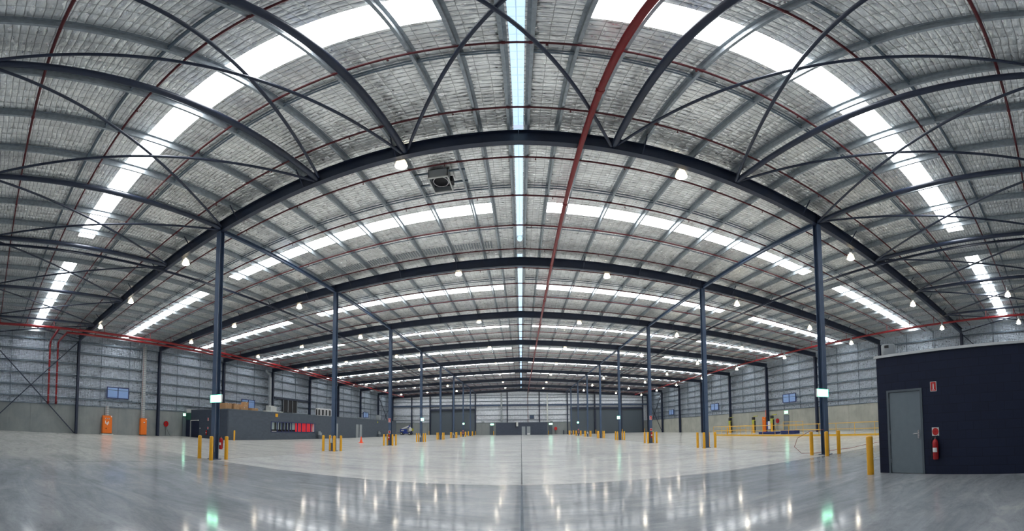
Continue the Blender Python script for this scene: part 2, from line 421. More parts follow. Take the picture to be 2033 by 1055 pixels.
# ---------------------------------------------------------------- columns
for k, y in enumerate(RAFY):
    for X, sn in ((CL, 'left'), (CR, 'right')):
        top = rz_(X) - RD / 2
        root = empty('support_column', (X, y, 0), 'tall slate blue steel column on open floor, %s in the %s row from the camera' % (ORD[k], sn), 'column', 'free standing columns')
        m_ = MB().sweep(ibeam(.26, .26, .022, .016), (0, 0, .02), (0, 0, top), up=(0, 1, 0)); m_.build('shaft', 'steel_col', root)
        MB().box(-.22, .22, -.22, .22, 0, .025).build('base_plate', 'steel_col', root)
        if k < 2: MB().tube((.04, -.06, .3), (.04, -.06, top), .025, n=8).build('conduit', 'offwhite', root, smooth=True)
for k, y in enumerate(RAFY + [89.4]):
    for X, sn, s in ((XL + .44, 'left', 1), (XR - .44, 'right', -1)):
        if sn == 'right' and k == 0: pass
        top = rz_(X) - RD / 2
        m_ = MB().sweep(ibeam(.24, .46, .022, .016), (X, y, 0), (X, y, top + (.3 if k == 8 else 0)), up=(1, 0, 0))
        tag(m_.build('wall_column', 'steel', loc=(X, y, 0)), 'dark blue steel portal column against the %s wall, %s from the camera' % (sn, ORD[k]), 'column', 'wall columns')

# longitudinal struts
def strut(x0, y0, z0, x1, y1, z1, r_, label, nm='roof_strut', box=False, mat='steel', group='roof struts'):
    m_ = MB()
    if box: m_.sweep(ibeam(r_ * 1.6, r_ * 2), (x0, y0, z0), (x1, y1, z1))
    else: m_.tube((x0, y0, z0), (x1, y1, z1), r_, n=14)
    return tag(m_.build(nm, mat, loc=((x0 + x1) / 2, (y0 + y1) / 2, (z0 + z1) / 2), smooth=not box), label, 'roof bracing', group)
NX = [-30., -23.3, -16.8, -11.9, -6.65, -3.42, 2.82, 7.3, 11.8, 16.9, 22.6, 28.9]
def nname(i):
    return '%s node line %s of the ridge' % (ORD[(5 - i) if i < 6 else i - 6], 'left' if i < 6 else 'right')
for i, x in enumerate(NX):
    z = roof(x) - .62
    strut(x, Y0 + .02, z, x, 9.4, z, .105 if i not in (0, 11) else .085, 'thick dark round strut overhead in the nearest bay, %s %s of the ridge' % (ORD[(5 - i) if i < 6 else i - 6], 'left' if i < 6 else 'right'))
NB = [-35.5] + NX + [34.9]
for i in range(len(NB) - 1):
    a, b_ = NB[i], NB[i + 1]
    za, zb = roof(a) - .60, roof(b_) - .60
    i6 = i - 6
    where = 'over the ridge' if i == 6 else '%s panel %s of the ridge' % (ORD[(5 - i) if i < 6 else i - 7], 'left' if i < 6 else 'right')
    strut(a + .1, 9.36, za, b_ - .1, -.45, zb, .048, 'thin diagonal roof brace rising from its left end, %s' % where, 'roof_brace', group='cross bracing in the nearest bay')
    strut(a + .1, -.45, za - .1, b_ - .1, 9.36, zb - .1, .048, 'thin diagonal roof brace rising from its right end, %s' % where, 'roof_brace', group='cross bracing in the nearest bay')
for k in range(8):
    y0, y1 = RAFY[k], (RAFY[k] + 10 if k < 7 else YE - .05)
    for X, sn in ((CL, 'left'), (CR, 'right')):
        z = roof(X) - .70
        strut(X, y0 + .12, z, X, y1 - .12, z, .09, 'dark tie beam along the %s column row, %s bay beyond the first rafter' % (sn, ORD[k]), 'tie_beam', True, 'steel_col', 'tie beams over the column rows')
for X, sn in ((-17.1, 'left'), (17.1, 'right')):
    z = rz_(X) - RD / 2 - .06
    strut(X, Y0 + .02, z, X, 60, z, .055, 'long slim dark beam under the %s rafters running away from camera' % sn, 'tie_beam', True, 'steel', 'long tie beams')

# ---------------------------------------------------------------- sprinkler system
head = MB(); head.tube((0, 0, 0), (0, 0, -.10), .012, n=6); head.tube((0, 0, -.08), (0, 0, -.10), .028, n=8)
hm = None
n = 0; y = .8
while y < 89:
    yy = y
    if abs((y - 9.5) % 10) < .3: yy = y + .3
    m_ = MB()
    z0 = roof(0) - .29
    for e in (-34.4, 34.2): m_.tube((0, yy, z0), (e, yy, z0 - SL * abs(e)), .035, n=8)
    for X in [s * q for s in (-1, 1) for q in px[::3]]:
        if abs(X) < 34: m_.tube((X - .035, yy, z0 - SL * abs(X)), (X + .035, yy, z0 - SL * abs(X)), .048, n=8)
    root = tag(m_.build('sprinkler_pipe', 'red_dark', loc=(0, yy, z0), smooth=True), 'dark red sprinkler pipe crossing under the roof, %s from the camera' % ordn(n), 'pipe', 'sprinkler branch pipes')
    if n < 9:
        for i in range(22):
            X = -33 + i * 3.05 + (.8 if n % 2 else 0)
            if hm is None:
                h_ = head.build('sprinkler_head', 'red_dark'); hm = h_
            else:
                h_ = hm.copy(); C.objects.link(h_)
            h_.parent = root; h_.location = (X, 0, -SL * abs(X) - .02)
    n += 1; y += 2.5
# the large main near the ridge
RX = 1.8
rb = roof(RX) - RT - RD - .11
m_ = MB().tube((RX, Y0, rb), (RX, YE - 2, rb), .085, n=16)
root = tag(m_.build('fire_main', 'red', loc=(RX, 45, rb), smooth=True), 'thick red fire main running beneath the rafters just right of the ridge', 'pipe')
for y in [6.9 + 6 * i for i in range(14)]:
    MB().tube((RX, y - .04, rb), (RX, y + .04, rb), .105, n=16).build('pipe_coupling', 'red', smooth=True, parent=root).location = (-RX, -45, -rb)
for k in range(8):
    y = RAFY[k]
    MB().box(RX - .02, RX + .02, y - .03, y + .03, rb + .08, rb + .108).build('hanger', 'galv', parent=root).location = (-RX, -45, -rb)
# side mains
def main(name, x, z, y0, y1, r_, lab, ys, up=True):
    m_ = MB().tube((x, y0, z), (x, y1, z), r_, n=12)
    root = tag(m_.build('side_water_main', 'red', loc=(x, (y0 + y1) / 2, z), smooth=True), lab, 'pipe')
    if up:
        q0 = .8; i = 0
        while q0 < y1:
            if q0 > y0: 
                q = MB().tube((x, q0, z), (x, q0, roof(x) - .29), .028, n=8).build('riser', 'red', parent=root, smooth=True)
                q.location = (-x, -(y0 + y1) / 2, -z)
            q0 += 2.5
    return root
main('a', -31.1, 9.08, Y0, 86, .11, 'upper of two red water mains running along the left wall', None)
A2 = main('b', -31.45, 8.84, 7.2, 60, .095, 'lower red water main along the left wall fed by a wall riser', None, False)
main('c', 30.1, 9.12, Y0, 86, .095, 'single red water main running along the right wall', None)
for y, xm, zm, lab in ((6.3, -31.1, 9.08, 'red vertical riser pipe on the left wall, the one further from the wall column'), (7.15, -31.45, 8.84, 'red vertical riser pipe on the left wall, the one nearer the wall column')):
    root = empty('riser_pipe', (-35.6, y, 2.85), lab, 'pipe', 'red wall risers')
    q = MB().path([(-35.6, y, 2.85), (-35.6, y, 8.55), (-35.2, y, 8.8), (xm, y + .02, zm)], .105, 12).build('pipe', 'red', smooth=True, parent=root); q.location = (35.6, -y, -2.85)
    q = MB().tube((-35.62, y, 2.80), (-35.5, y, 3.0), .14, n=12).build('elbow', 'red_dark', smooth=True, parent=root); q.location = (35.6, -y, -2.85)
    for z in (3.6, 4.7, 5.8, 7., 8.1):
        q = MB().tube((-35.6, y, z - .02), (-35.6, y, z + .02), .12, n=12).build('pipe_clamp', 'galv', parent=root); q.location = (35.6, -y, -2.85)

# ---------------------------------------------------------------- wall girts and bracing
GL = [9.1, 8.05, 6.87, 5.7, 4.56, 3.47]; GR = [8.95, 7.9, 6.8, 5.68, 4.62, 3.65]
for X, zs, sn, s in ((XL, GL, 'left', 1), (XR, GR, 'right', -1)):
    for i, z in enumerate(zs):
        m_ = MB().box(min(X, X + s * .18), max(X, X + s * .18), Y0, YE, z - .035, z + .035)
        m_.box(min(X + s * .15, X + s * .19), max(X + s * .15, X + s * .19), Y0, YE, z - .09, z + .035)
        tag(m_.build('girt', 'galv_dark', loc=(X, 45, z)), 'horizontal steel girt along the %s wall foil, %s from the top' % (sn, ORD[i]), 'girt', 'wall girts')
    for b_ in range(9):
        for j, dy in enumerate((2.75, 6.2) if s > 0 else (3.3, 6.6)):
            y = -.5 + 10 * b_ + dy
            m_ = MB().box(min(X + s * .1, X + s * .15), max(X + s * .1, X + s * .15), y - .03, y + .03, 2.8 if s > 0 else 3.05, roof(X) - .02)
            tag(m_.build('girt_bridging', 'galv_dark', loc=(X, y, 2.8)), 'thin vertical bridging bar between girts on %s wall, %s of two, bay %s' % (sn, ORD[j], ['one', 'two', 'three', 'four', 'five', 'six', 'seven', 'eight', 'nine'][b_]), 'girt', 'vertical girt bridging')
def wbrace(x, y0, z0, y1, z1, lab):
    m_ = MB().sweep(rect(.10, .10), (x, y0, z0), (x, y1, z1))
    tag(m_.build('wall_brace', 'steel', loc=(x, (y0 + y1) / 2, (z0 + z1) / 2)), lab, 'wall bracing', 'diagonal wall braces')
for X, sn in ((XL + .45, 'left'), (XR - .45, 'right')):
    wbrace(X, 9.3, .05, -.5, 8.9, 'diagonal steel wall brace on the %s wall nearest bay, foot by the column' % sn)
    wbrace(X + (.12 if X < 0 else -.12), -.5, .05, 9.3, 8.9, 'diagonal steel wall brace on the %s wall nearest bay, head by the column' % sn)
    wbrace(X, 79.7, .05, 89.2, 8.6, 'diagonal steel wall brace on the %s wall last bay, low end nearer' % sn)
    wbrace(X + (.12 if X < 0 else -.12), 79.7, 8.6, 89.2, .05, 'diagonal steel wall brace on the %s wall last bay, low end farther' % sn)
# far wall frame
for i, x in enumerate((-30, -24.7, -18.35, -12.2, -3.7, 4.8, 12.3, 19.8, 27.25, 33.6)):
    m_ = MB().sweep(ibeam(.3, .34), (x, YE - .35, 0), (x, YE - .35, rz_(x) - RD / 2 - .01), up=(0, 1, 0))
    tag(m_.build('wall_column', 'steel', loc=(x, YE - .35, 0)), 'dark steel column against the far end wall, %s from the left' % ORD[i], 'column', 'end wall columns')
for i, z in enumerate((9.45, 8.86, 8.0, 6.0, 4.68, 3.6)):
    if z == 6.0: segs = [(-12.0, 13.0)]
    elif z < 5: segs = [(XL + .3, -24.7), (-12.2, 12.9)]
    else: segs = [(XL + .3, XR - .3)]
    m_ = MB()
    for a, b_ in segs: m_.box(a, b_, YE - .19, YE - .02, z - .06, z + .06)
    tag(m_.build('girt', 'galv_dark', loc=(0, YE, z)), 'horizontal girt across the far end wall, %s from the top' % ORD[i if i < 3 else i + 1], 'girt', 'end wall girts')
m_ = MB().sweep(ibeam(.3, .4), (XL + .5, YE - .5, 7.05), (XR - .5, YE - .5, 7.05))
tag(m_.build('wind_beam', 'steel_col', loc=(0, YE - .5, 7.05)), 'heavy blue horizontal beam across the whole far end wall', 'beam')
m_ = MB().box(-17, 17, YE - .18, YE - .02, 10.2, 10.28)
for i, (x, r_, mt, lab) in enumerate(((-5.2, .22, 'grey', 'pale grey vertical duct on the far wall, left of the ridge'), (6.9, .16, 'offwhite', 'pale vertical duct on the far wall, right of the ridge'))):
    tag(MB().box(x - r_, x + r_, YE - .8, YE - .25 - .3, 2.98, 9.8).build('wall_duct', mt, loc=(x, YE - .6, 3)), lab, 'duct')
tag(MB().tube((1.78, YE - .3, 2.9), (1.78, YE - .3, 10.3), .07, n=8).build('drop_pipe', 'red_dark', loc=(1.78, YE - .3, 3)), 'slim dark red vertical pipe on the middle of the far wall', 'pipe')

# roller doors
dn = 0
for a, b_, h in ((-24.45, -18.55, 5.9), (-18.15, -12.4, 5.9), (13.2, 19.5, 6.02), (20.1, 27.0, 6.0), (27.5, 33.4, 5.98)):
    dn += 1
    root = empty('door_%d' % dn, ((a + b_) / 2, YE - .2, 0)); struct(root)
    m_ = MB(); nz = 24
    for i in range(nz): m_.box(a, b_, YE - .215 - (.025 if i % 2 else 0), YE - .142, i * h / nz, (i + 1) * h / nz - .02)
    m_.box(a, b_, YE - .2, YE - .142, 0, h)
    q = m_.build('curtain', 'roller', parent=root); q.location = (-(a + b_) / 2, -(YE - .2), 0); q['label'] = 'slate grey ribbed roller curtain'
    q = MB().box(a - .1, b_ + .1, YE - .75, YE - .2, h, h + .38).build('roller_housing', 'steel', parent=root); q.location = (-(a + b_) / 2, -(YE - .2), 0)
    for x in (a - .1, b_):
        q = MB().box(x, x + .1, YE - .3, YE - .142, 0, h).build('guide_rail', 'steel', parent=root); q.location = (-(a + b_) / 2, -(YE - .2), 0)

# ---------------------------------------------------------------- high bay lamps
lamp = empty('high_bay_lamp', (0, 0, 0))
hs = MB().lathe((0, 0, 0), [(.001, .46), (.07, .46), (.10, .43), (.10, .24), (.06, .18), (.05, .12)], 14).build('housing', 'grey', lamp, smooth=True)
rf = MB().lathe((0, 0, 0), [(.07, .13), (.14, .08), (.18, -.02), (.21, -.14), (.20, -.15)], 18).build('reflector', 'glow_soft', lamp, smooth=True)
ln_ = MB().lathe((0, 0, 0), [(.20, -.145), (.15, -.185), (.08, -.205), (.001, -.21)], 18).build('lens', 'glow', lamp, smooth=True)
rf['label'] = 'glowing bell shaped reflector'
hk = MB().tube((0, 0, .44), (0, 0, .52), .012, n=6).build('hook', 'galv', lamp)
kids(lamp, hs, rf, hk, ln_)
LX = [-29.5, -22.7, -15.4, -3.7, 5.28, 14.95, 23., 29.6]
DROP = [.05, -.02, .08, -.05, .03, .28, .55, .68]
first = True
def put_lamp(loc, lab):
    global first
    if first:
        first = False; lamp.location = loc; tag(lamp, lab, 'lamp', 'high bay lamps under the roof'); return lamp
    return copy_tree(lamp, loc, label=lab)
for k, y in enumerate(RAFY):
    for i, x in enumerate(LX):
        z = rz_(x) - RD / 2 - DROP[i] + .02
        put_lamp((x, y + .33, z), 'glowing high bay lamp by the %s rafter, %s lamp from the left of its row' % (ORD[k], ORD[i]))
for x, z, nm in ((23.05, 8.75, 'farther from'), (30.07, 8.55, 'nearer to')):
    L = put_lamp((x, 2.85, z), 'glowing high bay lamp above the navy room at right, the one %s the wall' % nm)
    MB().tube((0, 0, .5), (0, 0, roof(x) - z + .002), .010, n=6).build('drop_rod', 'galv', L)
for L in [o for o in C.objects if o.name.startswith('high_bay_lamp')]:
    x, y, z = L.location
    if y > 3: MB().tube((0, 0, .5), (0, 0, roof(x) - z + .002), .010, n=6).build('drop_rod', 'galv', L)

# ---------------------------------------------------------------- bollards
bol = MB().lathe((0, 0, 0), [(.085, 0), (.085, .90), (.075, .925), (.045, .94), (.001, .945)], 18)
bproto = None
def bollard(x, y, lab, sc=1., grp='yellow bollards'):
    global bproto
    if bproto is None: bproto = bol.build('bollard', 'yellow', smooth=True); o = bproto
    else: o = bproto.copy(); C.objects.link(o)
    o.location = (x, y, 0); o.scale = (sc, sc, 1)
    return tag(o, lab, 'bollard', grp)
PN = {(-1, -1): 'front left', (1, -1): 'front right', (-1, 1): 'back left', (1, 1): 'back right'}
for k, y in enumerate(RAFY):
    for X, sn in ((CL, 'left'), (CR, 'right')):
        for (sx, sy), nm in PN.items():
            if k == 0 and (sx, sy) == ((-1, 1) if X < 0 else (1, 1)): continue
            d = .43 if k < 5 else .48
            bollard(X + sx * d - (.12 if X < 0 and k < 2 else 0), y + sy * d, 'yellow bollard at the %s column of the %s row, %s of its group' % (ORD[k], sn, nm), 1.)
bollard(7.83, 4.78, 'large yellow bollard at the corner of the navy room on the right', 1.08)
bollard(-26.55, 23.6, 'lone yellow bollard at the near corner of the grey office block', 1.)
for x, y, lab in ((-24.75, 88.9, 'yellow bollard at the left edge of the far left roller door'), (-12.1, 88.9, 'yellow bollard at the right edge of the second roller door'),
                  (-7.05, 86.2, 'yellow bollard left of the far charcoal block room'), (6.95, 86.9, 'yellow bollard right of the far charcoal block room'),
                  (19.8, 88.9, 'yellow bollard between the first two right-hand roller doors'), (27.25, 88.9, 'yellow bollard between the last two right-hand roller doors'),
                  (13.0, 88.9, 'yellow bollard at the left edge of the right-hand roller doors'), (33.7, 88.9, 'yellow bollard beside the rightmost roller door')):
    bollard(x, y, lab, 1.)

# ---------------------------------------------------------------- extinguishers, signs
def extinguisher(name_lab, loc, rz, cat='fire extinguisher'):
    e = empty('fire_extinguisher', loc, name_lab, cat, 'wall and column extinguishers', rz)
    MB().lathe((0, 0, 0), [(.001, 0), (.065, 0), (.075, .015), (.075, .38), (.06, .43), (.03, .455), (.02, .47)], 16).build('cylinder', 'ext_red', e, smooth=True)
    MB().tube((0, 0, .46), (0, 0, .51), .018, n=8).build('valve', 'chrome', e)
    m_ = MB().sweep(rect(.02, .008), (-.04, 0, .51), (.07, 0, .54)); m_.sweep(rect(.02, .008), (-.04, 0, .50), (.06, 0, .495)); m_.build('handle', 'black', e)
    MB().path([(.0, -.02, .49), (-.05, -.03, .50), (-.10, -.02, .44), (-.105, -.02, .2), (-.10, -.02, .02)], .013, 8).build('hose', 'black', e, smooth=True)
    m_ = MB()
    n = 8
    vs = []
    for zz in (.17, .27):
        for i in range(n + 1):
            t = -math.pi / 2 + (i / n - .5) * 1.7
            vs.append((.077 * math.cos(t), .077 * math.sin(t), zz))
    m_.add(vs, [(i, i + 1, n + 2 + i, n + 1 + i) for i in range(n)])
    m_.build('label_band', 'white', e)
    MB().box(-.03, .03, .07, .10, .05, .42).build('bracket', 'black', e)
    return e
def ext_sign(loc, rz, lab, w_=.17, h=.23):
    """red sign with a white extinguisher pictogram"""
    s = empty('extinguisher_sign', loc, lab, 'sign', None, rz)
    MB().box(-w_ / 2, w_ / 2, -.004, .0, -h / 2, h / 2).build('backing', 'white', s)
    MB().box(-w_ * .42, w_ * .42, -.006, -.004, -h * .45, h * .45).build('red_field', 'sign_red', s)
    m_ = MB().box(-w_ * .09, w_ * .09, -.008, -.006, -h * .26, h * .20)
    m_.tube((0, -.006, h * .20), (0, -.008, h * .20), w_ * .09, n=10); m_.box(-w_ * .03, w_ * .03, -.008, -.006, h * .2, h * .33)
    m_.box(-w_ * .25, w_ * .25, -.008, -.006, -h * .38, -h * .33); m_.build('pictogram', 'white', s)
    return s
def round_sign(loc, rz, lab, w_=.19):
    s = empty('extinguisher_type_sign', loc, lab, 'sign', None, rz)
    MB().box(-w_ / 2, w_ / 2, -.004, .0, -w_ / 2, w_ / 2).build('backing', 'white', s)
    MB().tube((0, -.004, 0), (0, -.007, 0), w_ * .45, n=28).build('red_disc', 'sign_red', s)
    m_ = MB()
    for i in range(3): m_.box(-w_ * (.2 - .03 * i), w_ * (.2 - .03 * i), -.0085, -.007, w_ * (.12 - .12 * i), w_ * (.15 - .12 * i))
    m_.build('lettering_band', 'ext_red', s)
    return s
def exit_sign(loc, rz, lab, w_=.75, h=.31, flat=False, rod=None):
    s = empty('exit_sign', loc, lab, 'exit sign', 'lit green exit signs', rz)
    MB().box(-w_ / 2, w_ / 2, -.02, .06, -h / 2, h / 2).build('housing', 'white', s)
    MB().box(-w_ * .485, w_ * .485, -.026, -.02, -h * .47, h * .47).build('light_panel', 'exit_w', s)
    # green edge band and running figure with door and arrow
    m_ = MB()
    for a, b_, c0, d_ in ((-.49, .49, .43, .49), (-.49, .49, -.49, -.43), (-.49, -.465, -.49, .49), (.465, .49, -.49, .49)):
        m_.box(a * w_, b_ * w_, -.029, -.026, c0 * h, d_ * h)
    m_.build('green_border', 'exit_g', s)
    m_ = MB()
    def bar(x0, z0, x1, z1, t): m_.sweep(rect(.003, t), (x0 * h, -.0285, z0 * h), (x1 * h, -.0285, z1 * h), up=(0, 0, 1) if abs(x1 - x0) > abs(z1 - z0) else (1, 0, 0))
    m_.tube((.02 * h, -.026, .26 * h), (.02 * h, -.03, .26 * h), .06 * h, n=10)
    for a in ((0, .18, -.05, -.02), (-.05, -.02, -.2, -.1), (-.2, -.1, -.26, -.28), (-.05, -.02, .08, -.14), (.08, -.14, .04, -.32), (0, .16, .14, .06), (0, .15, -.14, .1)):
        m_.sweep(rect(.004, .05 * h) if abs(a[2] - a[0]) > abs(a[3] - a[1]) else rect(.05 * h, .004), (a[0] * h, -.028, a[1] * h), (a[2] * h, -.028, a[3] * h), up=(0, 0, 1) if abs(a[2] - a[0]) > abs(a[3] - a[1]) else (0, 1, 0))
    m_.box(.30 * h, .34 * h, -.03, -.026, -.32 * h, .32 * h); m_.box(.34 * h, .62 * h, -.03, -.026, .28 * h, .32 * h)
    m_.build('running_figure', 'exit_g', s)
    return s

exit_sign((CL + .26, 9.30, 2.42), 0, 'lit green exit sign on the nearest left column')
exit_sign((CR - .30, 9.30, 2.43), 0, 'lit green exit sign on the nearest right column')
exit_sign((CL + .2, 39.31, 2.42), 0, 'small lit exit sign on the fourth column of the left row', .36, .31)
exit_sign((CR - .2, 39.31, 2.43), 0, 'small lit exit sign on the fourth column of the right row', .36, .31)
exit_sign((CL + .1, 69.31, 2.42), 0, 'tiny lit exit sign on the seventh column of the left row', .34, .30)
exit_sign((CR - .1, 69.31, 2.43), 0, 'tiny lit exit sign on the seventh column of the right row', .34, .30)
exit_sign((XL + .22, 23.6, 2.42), math.pi / 2, 'lit exit sign over the left wall door by the office block')
exit_sign((XR - .22, 35.6, 2.62), -math.pi / 2, 'lit exit sign over the right wall door behind the yellow railing', .75, .4)
exit_sign((-7.75, YE - .2, 2.5), 0, 'lit exit sign on the far wall left of the charcoal room', .9, .36)
exit_sign((7.8, YE - .2, 2.5), 0, 'lit exit sign on the far wall right of the charcoal room', .9, .36)

extinguisher('red fire extinguisher on the back right of the nearest left column', (CL + .30, 9.62, .42), 0)
for k, nm in ((2, 'third'), (6, 'seventh')):
    for X, sn in ((CL, 'left'), (CR, 'right')):
        extinguisher('red fire extinguisher on the front of the %s %s column' % (nm, sn), (X, RAFY[k] - .245, .45), 0)
        round_sign((X, RAFY[k] - .135, 1.12), 0, 'red and white square extinguisher plate on the %s %s column' % (nm, sn), .22)
for X, sn in ((CL, 'left'), (CR, 'right')):
    ext_sign((X, RAFY[2] - .135, 2.1), 0, 'red and white extinguisher sign high on the third %s column' % sn, .25, .34)
# power pedestals strapped to columns
for X, k, nm in ((CL, 1, 'second left'), (CL, 3, 'fourth left'), (CL, 5, 'sixth left'), (CR, 5, 'sixth right'), (CR, 7, 'eighth right')):
    e = empty('power_outlet', (X, RAFY[k] - .175, .5), 'grey power outlet boxes on the front of the %s column' % nm, 'power outlet', 'column power outlets')
    MB().box(-.14, -.02, -.05, .04, .0, .26).build('outlet_box', 'offwhite', e); MB().box(.02, .13, -.05, .04, -.02, .18).build('outlet_box', 'grey', e)
    MB().tube((-.06, 0, .26), (-.06, 0, .42), .02, n=8).build('conduit', 'offwhite', e)
    MB().tube((.07, 0, -.5), (.07, 0, 0), .02, n=8).build('conduit', 'offwhite', e)

# ---------------------------------------------------------------- navy plant room at right
BX, BY, BH = 8.15, 4.66, 2.83
root = empty('plant_room', (BX + 3, 2, 0), 'dark navy painted block room with pale roof edge at the right', 'building')
def sub(mb, name, mat, parent, base, **kw):
    q = mb.build(name, mat, parent=parent, **kw); q.location = tuple(-v for v in base); return q
base = (BX + 3, 2, 0)
m_ = MB(); m_.box(BX, BX + .2, Y0 + .15, 3.33, 0, BH); m_.box(BX, BX + .2, 4.37, BY, 0, BH); m_.box(BX, BX + .2, 3.33, 4.37, 2.01, BH)
m_.box(BX + .2, 14.4, BY - .2, BY, 0, BH); m_.box(14.2, 14.4, Y0 + .15, BY - .2, 0, BH)
sub(m_, 'block_wall', 'block_navy', root, base)
sub(MB().box(BX - .05, 14.45, Y0 + .15, BY + .05, BH, BH + .06), 'roof_capping', 'cap', root, base)
m_ = MB().box(BX - .02, BX + .12, 3.33, 3.39, 0, 2.01); m_.box(BX - .02, BX + .12, 4.31, 4.37, 0, 2.01); m_.box(BX - .02, BX + .12, 3.39, 4.31, 1.96, 2.01)
sub(m_, 'door_frame', 'frame', root, base)
d = sub(MB().box(BX + .015, BX + .06, 3.395, 4.305, .01, 1.955), 'door', 'door', root, base)
m_ = MB().box(BX - .0, BX + .015, 3.45, 3.50, .84, 1.04); m_.tube((BX + .0, 3.475, .96), (BX - .06, 3.475, .96), .011, n=8); m_.tube((BX - .055, 3.465, .96), (BX - .055, 3.60, .955), .011, n=8)
m_.tube((BX + .0, 3.475, .88), (BX - .02, 3.475, .88), .016, n=10)
h_ = m_.build('door_handle', 'chrome', parent=d); h_.location = (0, 0, 0)
m_ = MB()
for z in (.3, 1.0, 1.75): m_.tube((BX - .005, 4.305, z - .05), (BX - .005, 4.305, z + .05), .012, n=8)
m_.build('hinge', 'chrome', parent=d)
ext_sign((BX - .002, 3.01, 2.02), -math.pi / 2, 'small red sign with white extinguisher symbol above the navy wall extinguisher', .17, .225)
round_sign((BX - .002, 3.0, .985), -math.pi / 2, 'white square plate with a red disc on the navy wall')
extinguisher('large red fire extinguisher hanging on the navy wall beside the door', (BX - .1, 2.98, .36), -math.pi / 2)
e = empty('roof_vent', (8.47, 4.43, BH + .06), 'grey round vent unit on the corner of the navy room roof', 'vent')
MB().lathe((0, 0, 0), [(.001, 0), (.19, 0), (.20, .02), (.20, .29), (.18, .31), (.001, .32)], 24).build('drum', 'grey', e, smooth=True)
MB().box(-.20, -.15, -.10, .02, .2, .27).build('nameplate', 'black', e)

# ---------------------------------------------------------------- grey office block at left
OX, OY0, OY1, OH = -27.0, 23.15, 70., 2.9
base = (-31, 46, 0)
root = empty('office_block', base, 'long slate grey block office built along the left wall with flat roof', 'building')
WY0, WY1, WZ0, WZ1 = 29.8, 38.75, .88, 1.87
m_ = MB()
m_.box(OX - .2, OX, OY0, WY0, 0, OH); m_.box(OX - .2, OX, WY0, WY1, 0, WZ0); m_.box(OX - .2, OX, WY0, WY1, WZ1, OH); m_.box(OX - .2, OX, WY1, OY1, 0, OH)
sub(m_, 'side_wall', 'block_grey', root, base)
sub(MB().box(-34.0, OX - .2, OY0, OY0 + .2, 0, OH), 'end_wall', 'block_front', root, base); sub(MB().box(-34.0, OX - .2, OY1 - .2, OY1, 0, OH), 'end_wall', 'block_front', root, base)
sub(MB().box(-34.0, OX + .03, OY0 - .03, OY1 + .03, OH, OH + .06), 'roof_slab', 'frame', root, base)
# strip window with panes, jambs and what stands behind it
wf = MB(); wf.box(OX - .05, OX + .03, WY0 - .05, WY1 + .05, WZ1, WZ1 + .07); wf.box(OX - .05, OX + .03, WY0 - .05, WY1 + .05, WZ0 - .07, WZ0)
ys = [WY0, 30.9, 31.75, 32.4, 33.05, 33.65, 34.9, 35.75, 36.8, 37.85, WY1]
for q in ys: wf.box(OX - .05, OX + .02, q - .06, q + .06, WZ0, WZ1)
wfo = sub(wf, 'window_frame', 'navy_frame', root, base)
m_ = MB()
for a, b_ in zip(ys[5:], ys[6:]):
    if a >= 34.8: m_.box(OX - .42, OX - .38, a + .02, b_ - .02, WZ0, WZ1)
m_.build('glowing_red_panel', 'glowing_red_panel', parent=wfo)
m_ = MB()
for a, b_ in zip(ys[:6], ys[1:7]): m_.box(OX - .42, OX - .38, a + .18, b_ - .1, WZ0 + .22, WZ1)
m_.build('blind', 'pale_panel', parent=wfo)
m_ = MB().box(OX - .5, OX - .44, WY0, WY1, WZ0, WZ1); m_.build('black_shade_backing', 'black', parent=wfo)  # black sheet painted in for the shade inside the room
MB().box(OX - .44, OX - .03, WY0 + .02, WY0 + .08, WZ0, WZ1).box(OX - .38, OX - .06, WY0 + .05, WY0 + 1.1, WZ0, WZ0 + .05).build('window_reveal', 'white', parent=wfo)
MB().box(OX - .44, OX - .03, WY1 - .12, WY1 - .04, WZ0, WZ1).build('window_reveal', 'white', parent=wfo)
for a, b_ in ((44.1, 45.0), (51.0, 51.9), (52.3, 53.2)):
    dd = sub(MB().box(OX, OX + .05, a, b_, 0, 2.02), 'door', 'grey', root, base)
    MB().tube((OX + .05, a + .1, 1.0), (OX + .12, a + .1, 1.0), .02, n=8).build('door_handle', 'chrome', parent=dd)
sub(MB().box(-33.7, -32.3, OY0 - .03, OY0, 0, 1.75), 'front_panel', 'block_navy', root, base)
tag(MB().box(OX + .0, OX + .03, 30.5, 30.95, 2.46, 2.8).build('notice_plate', 'yellow', loc=(OX, 30.7, 2.6)), 'small yellow square plate high on the grey office wall', 'sign')
tag(MB().box(OX + .0, OX + .03, 59.8, 60.1, 2.4, 2.65).build('notice_plate', 'lime', loc=(OX, 60, 2.5)), 'tiny yellow plate near the far end of the office wall', 'sign')
ext_sign((-30.55, OY0 - .002, 1.94), 0, 'small red extinguisher sign on the dark near end of the office', .2, .3)
round_sign((-30.55, OY0 - .002, 1.05), 0, 'small square extinguisher plate on the dark near end of the office', .22)
extinguisher('small fire extinguisher on the dark near end of the office', (-30.7, OY0 - .1, .36), 0)
tag(MB().box(-32.1, -32.0, OY0 - .03, OY0, .93, 1.05).build('switch_plate', 'white', loc=(-32.05, OY0, 1)), 'tiny white switch on the dark near end of the office', 'switch')
e = empty('drain_pipe', (-33.98, OY0 - .06, 0), 'thin pale pipe running up and across the office corner', 'pipe')
MB().path([(0, 0, 0), (0, 0, 1.78), (1.6, 0, 1.82)], .03, 8).build('pipe', 'offwhite', e); MB().box(1.55, 1.68, -.04, .04, 1.76, 1.88).build('end_box', 'offwhite', e)
e = empty('roof_plant', (-34.7, 23.3, 0), 'dark green tank with a grey unit on top at the office corner', 'equipment')
